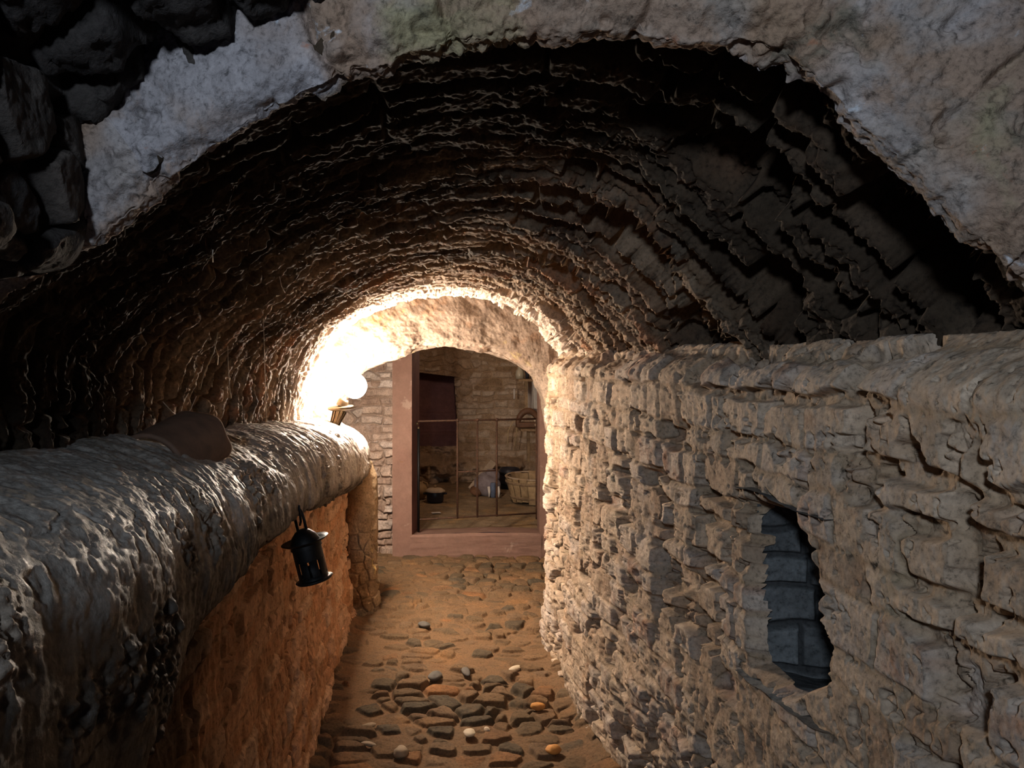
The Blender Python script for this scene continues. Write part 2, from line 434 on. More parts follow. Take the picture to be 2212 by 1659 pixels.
# ------------------------------------------------------------------ near arch face
OUTER_OFF = .125
def build_arch():
    n, m = 900, 150
    inner = smooth_curve(NEAR, n)[int(n * .14):]
    n = len(inner)
    t = np.gradient(inner, axis=0); t /= np.linalg.norm(t, axis=1, keepdims=True)
    nor = np.stack([-t[:, 1], t[:, 0]], 1)            # outward
    mid = np.array([.15, -.2]); nor *= np.sign(np.sum(nor * (inner - mid), axis=1))[:, None]
    # face runs from behind the lip, over it and outward
    v = np.linspace(-.07, .34, m)
    P = np.zeros((n, m, 3))
    rag = fbm(inner[:, 0], inner[:, 1], inner[:, 0] * 0, 9, 4, seed=5) * .022
    out = np.maximum(v, 0)[None, :] + rag[:, None] * sstep(.10, 0, np.abs(v))[None, :]
    P[..., 0] = inner[:, 0:1] + nor[:, 0:1] * out
    P[..., 2] = inner[:, 1:2] + nor[:, 1:2] * out
    P[..., 1] = VD0 - .02 - .15 * np.clip(P[..., 0], -.8, 1.2) + np.maximum(-v, 0)[None, :] + .03 * sstep(.04, 0, np.abs(v))[None, :]
    kf = sstep(-.045, .035, v)[None, :]
    N = np.zeros_like(P); N[..., 1] = -kf; N[..., 0] = -nor[:, 0:1] * (1 - kf); N[..., 2] = -nor[:, 1:2] * (1 - kf)
    N /= np.linalg.norm(N, axis=2, keepdims=True)
    X, Y, Z = P[..., 0], P[..., 1], P[..., 2]
    sl = np.arange(n)[:, None] / n * 2.3 + v[None, :] * 0
    st = sl + fbm(X, Z, Y * 0, 6, 2, seed=71) * .05
    du, dv, a, b, row, lu, lv = bricks(st, v[None, :] + .05 + st * 0, .33, .5, 77, .3, .1)
    h = fbm(X, Y, Z, 7, 5, .55, seed=61) * .02 + fbm(X, Y, Z, 38, 4, .6, seed=63) * .008
    h -= (1 - sstep(.0, .016, du)) * .018 * sstep(-.2, .3, fbm(X, Y, Z, 5, 2, seed=66))
    h -= sstep(.2, .45, fbm(X, Y, Z, 17, 3, seed=68)) * .014
    h += (a - .5) * .016
    lowv = sstep(.13, .05, v)[None, :]
    rough = sstep(.0, .35, fbm(X, Y, Z, 5, 4, seed=70) - .08 + .55 * np.exp(-((X - .12) / .07) ** 2) + .5 * lowv * np.exp(-((X - .45) / .07) ** 2) + .42 * lowv * np.exp(-((X + .36) / .08) ** 2) + .45 * sstep(.58, .72, X) * sstep(.36, .26, Z))
    h += rough * (fbm(X, Y, Z, 30, 4, .65, seed=72) * .022 - .006) + fbm(X, Y, Z, 95, 3, .65, seed=73) * .0045
    Q = P + N * h[..., None]
    tone = np.clip(a + .3 * fbm(X, Y, Z, 9, 3, seed=69), 0, 1)
    mort = rough * .85
    o = grid_object('trim_1', [(Q, {'tone': tone, 'mort': mort}, None)], M_arch)
    structure(o, 'pale grey rendered arch face at the mouth of the vault', 'arch')
build_arch()

# ------------------------------------------------------------------ stones painted dark for shade, above and left of the arch face
def build_near_ceiling():
    n, m = 420, 200
    # line where the nearer roof meets the arch face
    line = smooth_curve([(-1.2, .20), (-.80, .26), (-.512, .35), (-.40, .405), (-.31, .435), (-.14, .492), (.05, .53), (.30, .56), (.55, .545), (.75, .48), (.80, .44), (1.2, .2)], n)
    P = np.zeros((n, m, 3))
    v = np.linspace(0, 1, m)
    P[..., 0] = line[:, 0:1]
    y0 = VD0 + .02 - .15 * np.clip(line[:, 0], -.8, 1.2)
    P[..., 1] = y0[:, None] * (1 - v)[None, :] + -.6 * v[None, :]
    P[..., 2] = line[:, 1:2] + .26 * v[None, :]
    toward = np.zeros_like(P); toward[..., 1] = P[..., 1]; toward[..., 2] = -.4
    N = normals(P, toward)
    X, Y, Z = P[..., 0], P[..., 1], P[..., 2]
    wx = fbm(X, Y, Z, 6, 3, seed=81) * .04
    f1, f2, a, b = cells(X + wx, Y + wx, .135, .16, 83)
    e = sstep(.02, .22, f2 - f1)
    h = lerp(-.055, (a - .5) * .035, e) + fbm(X, Y, Z, 16, 5, .62, seed=85) * .03 + fbm(X, Y, Z, 60, 3, .6, seed=86) * .008
    Q = P + N * h[..., None]
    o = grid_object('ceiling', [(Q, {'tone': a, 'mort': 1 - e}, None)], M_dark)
    structure(o, 'soot black stone blocks of the nearer roof above the arch', 'ceiling')
    # corbelled stone mass at the left springing
    n, m = 240, 260
    ang = np.linspace(0, 1, n)
    path = smooth_curve([(-1.1, .125), (-.80, .115), (-.56, .125), (-.512, .16), (-.508, .26), (-.515, .36), (-.53, .5)], n)
    P = np.zeros((n, m, 3)); v = np.linspace(0, 1, m)
    P[..., 0] = path[:, 0:1]; P[..., 2] = path[:, 1:2]
    P[..., 1] = 1.135 - v[None, :] * .75
    toward = np.zeros_like(P); toward[..., 0] = .5; toward[..., 1] = P[..., 1]; toward[..., 2] = -.6
    N = normals(P, toward)
    X, Y, Z = P[..., 0], P[..., 1], P[..., 2]
    f1, f2, a, b = cells(Y + fbm(X, Y, Z, 7, 3, seed=90) * .03, np.arange(n)[:, None] / n * 1.1 + Y * 0, .13, .12, 93)
    e = sstep(.02, .2, f2 - f1)
    h = lerp(-.03, (a - .5) * .03, e) + fbm(X, Y, Z, 18, 4, .6, seed=95) * .012
    h *= sstep(1.135, 1.06, Y) * .9 + .1
    Q = P + N * h[..., None]
    # front cap facing the tunnel
    k = 60
    C = np.zeros((n, k, 3)); w = np.linspace(0, 1, k)
    ctr = np.array([-.9, .36])
    C[..., 0] = path[:, 0:1] * (1 - w) + ctr[0] * w; C[..., 2] = path[:, 1:2] * (1 - w) + ctr[1] * w
    C[..., 1] = 1.135 + .01 * np.sin(w * 9)[None, :]
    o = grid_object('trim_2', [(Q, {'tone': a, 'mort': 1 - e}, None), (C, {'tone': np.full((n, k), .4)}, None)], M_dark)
    structure(o, 'dark corbelled stone at the left foot of the arch face', 'corbel')
build_near_ceiling()

# ------------------------------------------------------------------ right wall with its niche
def niche_sd(d, z):
    """positive inside the niche opening"""
    r = np.floor((z + 1.55) / .075)
    fr = (z + 1.55) / .075 - r
    scal = .022 * (np.abs(fr - .5) * 2) ** 3
    right = 1.425 - scal + .018 * rnd(r, r * 0, 4) + .05 * sstep(-.50, -.60, z) * -.6 + .045 * sstep(-.42, -.32, z)
    left = 1.71 + .035 * sstep(-.60, -.36, z) + .012 * (rnd(r, r * 0, 6) - .5)
    top = -.302 - .018 * np.clip((d - 1.56) / .15, -1, 1) ** 2 - .03 * sstep(1.52, 1.44, d) + .008 * np.sin(d * 60)
    bot = -.675 + .075 * sstep(1.56, 1.41, d)
    return np.minimum(np.minimum(d - right, left - d), np.minimum(top - z, z - bot))

def right_x(d, z):
    x = .715 - .06 * sstep(1.9, 3.6, d) + .62 * np.clip(d - 4.2, 0, 9) ** 1.6 - .02 * np.exp(-((d - 4.2) / .35) ** 2)
    x = x - .02 * sstep(-.9, -1.5, z) + .16 * np.clip(3.1 - d, 0, 1) ** 1.5 * sstep(-1.0, -1.6, z)
    x = x + .14 * sstep(-.05, .07, z)      # little ledge where the vault springs
    return x

def build_right():
    ds = np.concatenate([1 / np.linspace(1 / .30, 1 / .80, 150, endpoint=False), 1 / np.linspace(1 / .80, 1 / 2.9, 560, endpoint=False), np.linspace(2.9, 5.6, 250)])
    zs = np.concatenate([np.linspace(-1.60, -.95, 210, endpoint=False), np.linspace(-.95, .08, 430, endpoint=False), np.linspace(.08, .25, 50)])
    D, Z = np.meshgrid(ds, zs, indexing='ij')
    P = np.zeros(D.shape + (3,)); P[..., 1] = D; P[..., 2] = Z; P[..., 0] = right_x(D, Z) + 1.5 * np.maximum(Z - .045, 0); P[..., 2] = np.where(Z > .045, .045 + .12 * (Z - .045), Z)
    toward = np.zeros_like(P); toward[..., 0] = -3; toward[..., 1] = D - .5; toward[..., 2] = Z
    N = normals(P, toward)
    X = P[..., 0]
    wu = fbm(D, Z, X * 0, 5, 3, seed=101) * .035; wv = fbm(D, Z, X * 0, 3.2, 3, seed=103) * .019 + fbm(D, Z, X * 0, 16, 2, seed=104) * .008
    du, dv, a, b, row, lu, lv = bricks(D + wu, Z + wv, .165, .083, 105, .36, .3)
    nearer = sstep(2.4, 1.3, D)
    open_ = sstep(.0, .42, fbm(D, Z, X * 0, 5.5, 4, seed=107) + .10 * sstep(-.5, -1.1, Z) - .10 * nearer)
    low = sstep(-1.0, -1.35, Z)
    gap = .0015 + .0105 * open_
    ed = .006 + .009 * b
    q = np.minimum(du, dv) * .7 + .3 * (du * dv) / (du + dv + 1e-4) * 2
    gu = gap * (1 + 2.2 * (b > .45) * open_) 
    e = sstep(gap, gap + ed, dv) * sstep(gu, gu + ed, du)
    depth = .005 + .046 * open_ * (1 - .4 * low)
    calm = 1 - .6 * nearer
    h = lerp(-depth * (1 - .35 * nearer) * (1 + .5 * (du < dv)), ((a - .5) * .018 + lu * (b - .5) * .014 + lv * (a - .5) * .008) * calm, e)
    f = fbm(D, Z, X, 24, 5, .6, seed=111)
    h += f * .009 * calm + fbm(D, Z, X, 4, 3, seed=113) * .018 * calm + fbm(D, Z, X, 75, 3, .6, seed=115) * .003
    # vertical tool strokes, strongest towards the far corner
    far = sstep(2.2, 4.0, D)
    h += far * ridged(D, Z * .28, X * 0, 34, 3, seed=117) * .006
    h -= (b > .93) * e * .045                     # missing half bricks
    h -= sstep(.30, .5, fbm(D, Z, X, 21, 3, .6, seed=119)) * .03 * (.4 + .6 * open_)
    h -= sstep(.34, .52, fbm(D, Z, X, 48, 3, .6, seed=116)) * .012
    rough = sstep(-.85, -1.2, Z) * sstep(3.3, 2.4, D)
    h += rough * fbm(D, Z, X, 11, 4, .6, seed=121) * .035
    sd = niche_sd(D, Z)
    h -= sstep(-.028, .004, sd) ** 2 * .05        # brick ends round into the niche
    Q = P + N * h[..., None]
    keep = sd < .002
    keep = keep[:-1, :-1] & keep[1:, :-1] & keep[1:, 1:] & keep[:-1, 1:]
    tone = np.clip(a * .85 + .25 * f + .05, 0, 1)
    mort = np.clip((1 - e) * .7, 0, 1)
    o = grid_object('wall_right', [(Q, {'tone': tone, 'mort': mort}, keep)], M_wall)
    structure(o, 'long tan wall of worn rounded bricks along the right side', 'wall')
    # lining of the niche
    pts = smooth_curve([(.752, 1.752), (.82, 1.745), (.90, 1.73), (.97, 1.67), (.99, 1.57), (.97, 1.46), (.90, 1.39), (.752, 1.36)], 300)
    zz = np.linspace(-.72, -.25, 190)
    R = np.zeros((300, 190, 3)); R[..., 0] = pts[:, 0:1]; R[..., 1] = pts[:, 1:2]; R[..., 2] = zz[None, :]
    tw = np.zeros_like(R); tw[..., 0] = .85; tw[..., 1] = 1.56; tw[..., 2] = -.5
    NN = normals(R, tw)
    S = np.arange(300)[:, None] / 300 * .9 + R[..., 2] * 0
    du, dv, a, b, row, lu, lv = bricks(S, R[..., 2] + fbm(R[..., 0], R[..., 1], R[..., 2], 6, 2, seed=125) * .04, .26, .078, 127, .4, .4)
    e = sstep(.001, .012, np.minimum(du, dv))
    h = lerp(-.016, (a - .5) * .014, e) + fbm(R[..., 0], R[..., 1], R[..., 2], 22, 4, seed=129) * .008
    R2 = R + NN * h[..., None]
    def slab(z0, slope, seed):
        xs = np.linspace(.70, 1.0, 60); ys = np.linspace(1.36, 1.76, 70)
        XX, YY = np.meshgrid(xs, ys, indexing='ij')
        B = np.stack([XX, YY, z0 + slope * (YY - 1.56) + fbm(XX, YY, XX * 0, 9, 4, seed=seed) * .014], -1)
        return (B, {'tone': np.clip(.5 + fbm(XX, YY, XX * 0, 7, 2, seed=seed + 1), 0, 1)}, None)
    M_niche = masonry('grey niche brick', [(0, rgb(.07, .07, .07)), (.5, rgb(.11, .114, .114)), (1, rgb(.17, .178, .178))], rgb(.05, .05, .05), stains=((9, .55, .7, rgb(.26, .28, .29), .5),))
    o = grid_object('trim_3', [(R2, {'tone': a, 'mort': 1 - e}, None), slab(-.69, -.12, 131), slab(-.288, 0, 133)], M_niche)
    structure(o, 'grey brick lining of the small niche in the right wall', 'niche')
build_right()

# ------------------------------------------------------------------ rounded bench along the left
def bench_z(d): return -.055 * (d - 1.0)
BENCH_TOP = [(-.86, -.14), (-.76, -.145), (-.66, -.155), (-.56, -.185), (-.48, -.235), (-.435, -.31), (-.425, -.40)]
def build_bench():
    n = 420
    ds = np.concatenate([np.linspace(.32, 2.0, 420, endpoint=False), np.linspace(2.0, 4.86, 420)])
    P = np.zeros((n, len(ds), 3))
    for j, d in enumerate(ds):
        off = bench_z(d)
        bot = np.interp(d, [.3, 1.0, 1.5, 2.0, 3.0, 4.2, 4.8], [-1.0, -.80, -.60, -.53, -.585, -.72, -.76])
        wide = np.interp(d, [.3, 1.0, 1.6, 2.4, 4.0, 4.8], [.03, .0, -.01, -.012, .05, .06])
        prof = [(x + (wide if x > -.5 else wide * max(0, (x + .8) / .3)), z + off) for x, z in BENCH_TOP]
        fr = prof[-1][0]
        prof += [(fr - .005, lerp(prof[-1][1], bot, .5)), (fr - .03, bot + .05), (fr - .075, bot), (-.60, bot - .02)]
        c = smooth_curve(prof, n)
        k = sstep(4.62, 4.86, np.array(d))
        cx, cz = -.62, bot * .5 + off * .5 - .08
        sc = math.sqrt(max(0, 1 - float(k) ** 2)) * .97 + .03
        P[:, j, 0] = c[:, 0] * sc + cx * (1 - sc); P[:, j, 2] = c[:, 1] * sc + cz * (1 - sc); P[:, j, 1] = d - .05 * float(k)
    tw = np.zeros_like(P); tw[..., 0] = .8; tw[..., 1] = P[..., 1] + .4; tw[..., 2] = .6
    N = normals(P, tw)
    c0 = np.zeros_like(P); c0[..., 0] = -.66; c0[..., 1] = P[..., 1]; c0[..., 2] = P[n // 2, :, 2][None, :] - .1
    N *= np.sign(np.sum(N * (P - c0), axis=2, keepdims=True))
    X, Y, Z = P[..., 0], P[..., 1], P[..., 2]
    seg = np.linalg.norm(np.diff(P, axis=0), axis=2); s = np.concatenate([np.zeros((1, len(ds))), np.cumsum(seg, axis=0)])
    yy = Y + .10 * s + fbm(X, Y, Z, 4, 2, seed=140) * .05      # strokes run across the roll, a little slanted
    st = fbm(s * .16, yy, X * 0, 34, 4, .62, seed=141)
    st2 = ridged(s * .2, yy, X * 0, 17, 3, seed=143)
    patch = sstep(-.22, .15, fbm(X, Y, Z, 3.0, 3, seed=145))
    far = sstep(.9, 2.0, Y)
    h = st * .0075 * (.3 + .9 * patch) * (.35 + .65 * far) + np.clip(st2, -.2, 1) * .006 * patch * (.15 + .85 * far)
    h += fbm(X, Y, Z, 3.4, 3, seed=147) * .024 + fbm(X, Y, Z, 30, 4, seed=149) * .005
    brk = sstep(.05, .35, fbm(X, Y, Z, 6.5, 3, seed=151)) * sstep(-.60, -.45, X)
    h += brk * fbm(X, Y, Z, 42, 3, .6, seed=153) * .022
    dry = sstep(1.5, .9, Y)
    crack = sstep(.05, .0, np.abs(fbm(X, Y, Z, 5, 4, seed=155))) * dry
    h -= crack * .006
    h += fbm(X, Y, Z, 80, 3, .6, seed=156) * .002
    Q = P + N * h[..., None]
    tone = np.clip(.5 + fbm(X, Y, Z, 5, 3, seed=157), 0, 1)
    o = grid_object('trim_4', [(Q, {'tone': tone, 'mort': np.clip(brk * .7, 0, 1), 'painted_shade': .95 * sstep(-.03, .07, (np.array([np.interp(d, [.3, 1.0, 1.5, 2.4, 4.8], [-.24, -.30, -.35, -.43, -.70]) for d in ds])[None, :] - Z) + .10 * fbm(X, Y, Z, 4, 4, seed=158))}, None)], M_bench)  # lower front painted near-black as shade, below the edge of the lamplight
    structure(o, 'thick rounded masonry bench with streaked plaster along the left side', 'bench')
build_bench()

# ------------------------------------------------------------------ brick wall under the bench, pillar at its end
def build_left():
    ds = np.concatenate([np.linspace(.32, 1.6, 160, endpoint=False), np.linspace(1.6, 4.68, 520)]); zs = np.linspace(-1.6, -.40, 420)
    D, Z = np.meshgrid(ds, zs, indexing='ij')
    P = np.zeros(D.shape + (3,)); P[..., 1] = D; P[..., 2] = Z
    P[..., 0] = -.515 + .05 * sstep(-1.0, -1.55, Z) + .03 * np.clip(2.6 - D, 0, 2) * sstep(-.7, -1.4, Z)
    X = P[..., 0]
    tw = np.zeros_like(P); tw[..., 0] = 3; tw[..., 1] = D; tw[..., 2] = Z
    N = normals(P, tw)
    wu = fbm(D, Z, X * 0, 6, 3, seed=161) * .03; wv = fbm(D, Z, X * 0, 5, 3, seed=163) * .018
    du, dv, a, b, row, lu, lv = bricks(D + wu, Z + wv, .22, .075, 165, .3, .25)
    open_ = sstep(-.05, .4, fbm(D, Z, X * 0, 5, 3, seed=167))
    e = sstep(.001 + .004 * open_, .014, np.minimum(du, dv))
    h = lerp(-.004 - .018 * open_, (a - .5) * .018 + lu * (b - .5) * .02, e)
    f = fbm(D, Z * .45, X, 26, 4, .6, seed=171)
    h += f * .009 + fbm(D, Z, X, 5, 3, seed=173) * .018 + ridged(D, Z * .3, X * 0, 22, 3, seed=175) * .005
    h -= sstep(.3, .5, fbm(D, Z * .6, X, 20, 3, seed=177)) * .02
    Q = P + N * h[..., None]
    o = grid_object('wall_left', [(Q, {'tone': np.clip(a + .2 * f, 0, 1), 'mort': (1 - e) * .7, 'painted_shade': .85 * sstep(.2, .8, sstep(2.3, 1.3, D + .6 * fbm(D, Z, X, 3, 4, seed=178)))}, None)], M_redbrick)  # near end painted near-black for the deep shade there
    structure(o, 'eroded orange brick wall beneath the rounded bench on the left', 'wall')
    # pillar
    n, m = 220, 400
    th = np.linspace(-PI * .95, PI * .75, n); zz = np.linspace(-1.6, -.63, m)
    T, ZZ = np.meshgrid(th, zz, indexing='ij')
    r = (.108 + .012 * sstep(-1.2, -1.5, ZZ)) * (1 - .25 * sstep(-.72, -.63, ZZ))
    P = np.stack([-.438 + r * np.cos(T), 4.76 + r * 1.1 * np.sin(T), ZZ], -1)
    X, Y = P[..., 0], P[..., 1]
    N = np.stack([np.cos(T), np.sin(T), T * 0], -1)
    low = sstep(-.95, -1.15, ZZ)
    f1, f2, a, b = cells(T * .1 + fbm(X, Y, ZZ, 9, 2, seed=180) * .03, ZZ, .075, .08, 181)
    chip = sstep(.12, .0, np.abs(T + .62)) * sstep(-1.02, -1.06, ZZ) * sstep(-1.33, -1.28, ZZ)
    h = fbm(X, Y, ZZ, 6, 4, seed=183) * .014 + fbm(X, Y, ZZ, 26, 4, seed=185) * (.004 + .005 * low)
    h += low * lerp(-.012, (a - .5) * .012, sstep(.02, .2, f2 - f1))
    h += chip * (fbm(X, Y, ZZ, 40, 3, .6, seed=187) * .03 - .006)
    Q = P + N * h[..., None]
    M_pil = masonry('brown plaster', [(0, rgb(.27, .18, .10)), (1, rgb(.36, .25, .15))], rgb(.66, .46, .17), stains=((5, .58, .7, rgb(.18, .11, .06), .5),))  # broken chips, with golden light put into their yellow
    o = grid_object('trim_5', [(Q, {'tone': np.clip(.5 + fbm(X, Y, ZZ, 8, 2, seed=189), 0, 1), 'mort': np.clip(chip * sstep(-.1, .3, fbm(X, Y, ZZ, 30, 2, seed=190)), 0, 1)}, None)], M_pil)
    structure(o, 'round brown plastered pillar at the far end of the bench', 'pillar')
build_left()

# ------------------------------------------------------------------ plastered arch at the far end of the vault
INNER = [(-.72, -.62), (-.60, -.40), (-.55, -.26), (-.49, -.13), (-.407, -.055), (-.233, .022), (0, .095), (.175, .105), (.436, .035), (.64, -.06), (.704, -.175), (.745, -.30), (.80, -.62)]
def build_end_arch():
    n = 520
    a = smooth_curve(FAR, n); b = smooth_curve(INNER, n)
    aa = a * 1.04 + np.array([0, .01])
    b = b * .975
    stages = [(4.47, aa * 1.03), (4.54, aa), (4.56, lerp(aa, b, .35)), (4.61, lerp(aa, b, .86)), (4.66, b), (4.72, b * 1.005 + np.array([0, .002])), (5.15, b * 1.04 + np.array([0, .01]))]
    key = [s[0] for s in stages]
    v = np.concatenate([np.linspace(4.47, 4.54, 24, endpoint=False), np.linspace(4.54, 4.75, 160, endpoint=False), np.linspace(4.75, 5.15, 60)])
    P = np.zeros((n, len(v), 3))
    for j, y in enumerate(v):
        k = min(max(np.searchsorted(key, y, 'right') - 1, 0), len(stages) - 2)
        t = (y - key[k]) / (key[k + 1] - key[k])
        P[:, j, [0, 2]] = lerp(stages[k][1], stages[k + 1][1], t); P[:, j, 1] = y
    tw = np.zeros_like(P); tw[..., 1] = P[..., 1] - 1.0; tw[..., 2] = -.4; tw[..., 0] = .05
    N = normals(P, tw)
    X, Y, Z = P[..., 0], P[..., 1], P[..., 2]
    lip = sstep(.09, .0, np.abs(Y - 4.68))
    h = fbm(X, Y, Z, 5, 4, seed=201) * .022 + fbm(X, Y, Z, 24, 4, .6, seed=203) * .006 + lip * fbm(X, Y, Z, 13, 3, seed=205) * .022
    h += ridged(X, Y * .3, Z, 15, 3, seed=207) * .004
    Q = P + N * h[..., None]
    o = grid_object('trim_6', [(Q, {'tone': np.clip(.5 + fbm(X, Y, Z, 8, 3, seed=209), 0, 1), 'mort': sstep(.25, .5, fbm(X, Y, Z, 14, 3, seed=211)) * .7}, None)], M_endarch)
    structure(o, 'cream plastered arch closing the far end of the vault', 'arch')
build_end_arch()

# ------------------------------------------------------------------ floor
def build_floor():
    ys = np.concatenate([np.linspace(.32, 2.6, 120, endpoint=False), np.linspace(2.6, 4.4, 420, endpoint=False), np.linspace(4.4, 6.3, 260)])
    xs = np.concatenate([np.linspace(-1.7, -.62, 60, endpoint=False), np.linspace(-.62, 1.15, 400, endpoint=False), np.linspace(1.15, 1.9, 30)])
    X, Y = np.meshgrid(xs, ys, indexing='ij')
    O = X * 0
    wx = fbm(X, Y, O, 7, 3, seed=221) * .04; wy = fbm(X, Y, O, 7, 3, seed=222) * .03
    f1, f2, a, b = cells(X + wx, Y + wy, .118, .088, 223, .95)
    e = sstep(.03, .30, f2 - f1)
    near = sstep(3.5, 2.9, Y)
    bury = sstep(-.12, .22, fbm(X, Y, O, 2.3, 3, seed=225) + .06 - .06 * near + .25 * sstep(.35, .62, X) * (1 - near * .5))
    stone = -.014 + e * (.018 + .022 * (b - .4) + .004 * near) + e * (1 - f1 * f1) * .010
    dirt = -.012 + .020 * bury + fbm(X, Y, O, 9, 4, seed=227) * .006
    h = np.maximum(stone, dirt)
    k = sstep(-.004, .006, stone - dirt)
    tilt = (rnd(np.floor(a * 999), np.floor(b * 999), 3) - .5)
    h += k * fbm(X, Y, O, 40, 3, seed=229) * .003 + fbm(X, Y, O, 70, 2, seed=230) * .0015
    h += .06 * sstep(.50, .72, X) ** 2 * sstep(4.4, 3.2, Y) + .07 * sstep(-.40, -.56, X) * sstep(-.6, .2, fbm(X, Y, O, 6, 3, seed=231)) * sstep(4.0, 4.4, Y) * sstep(5.0, 4.6, Y)
    h += fbm(X, Y, O, 1.6, 2, seed=233) * .015
    Z = FLOOR + h
    P = np.stack([X, Y, Z], -1)
    tone = np.clip(a * 1.0, 0, 1)
    o = grid_object('floor', [(P, {'tone': tone, 'mort': 1 - k}, None)], M_floor)
    structure(o, 'floor of brown cobblestones half buried in earth', 'floor')
build_floor()

# ------------------------------------------------------------------ far wall with the tall doorway, and the room behind
OX0, OX1 = -.148, .862          # opening
def rubble_patch(x0, x1, z0, z1, y, n, m, seed, su=.13, sv=.08, amp=.022, plane='xz', face=-1):
    xs = np.linspace(x0, x1, n); zs = np.linspace(z0, z1, m)
    X, Z = np.meshgrid(xs, zs, indexing='ij')
    O = X * 0
    f1, f2, a, b = cells(X + fbm(X, Z, O, 8, 3, seed=seed) * .04, Z + fbm(X, Z, O, 8, 3, seed=seed + 1) * .03, su, sv, seed + 2)
    du, dv, a2, b2, row, lu, lv = bricks(X + fbm(X, Z, O, 7, 3, seed=seed + 10) * .05, Z + fbm(X, Z, O, 6, 3, seed=seed + 11) * .035, su * 1.1, .072, seed + 12, .4, .4)
    mixr = fbm(X, Z, O, 2.5, 2, seed=seed + 13) > -.35
    a = np.where(mixr, a2, a)
    e = np.where(mixr, sstep(.002, .014, np.minimum(du, dv)), sstep(.03, .25, f2 - f1))
    fill = sstep(-.1, .3, fbm(X, Z, O, 3.5, 3, seed=seed + 4))
    h = lerp(-amp * (1 - .7 * fill), (a - .5) * amp, e) + fbm(X, Z, O, 24, 4, .6, seed=seed + 6) * amp * .5
    if plane == 'xz': P = np.stack([X, y + face * h, Z], -1)
    else: P = np.stack([y + face * h, X, Z], -1)
    return P, {'tone': np.clip(a + .15 * fbm(X, Z, O, 20, 2, seed=seed + 8), 0, 1), 'mort': (1 - e) * .6}

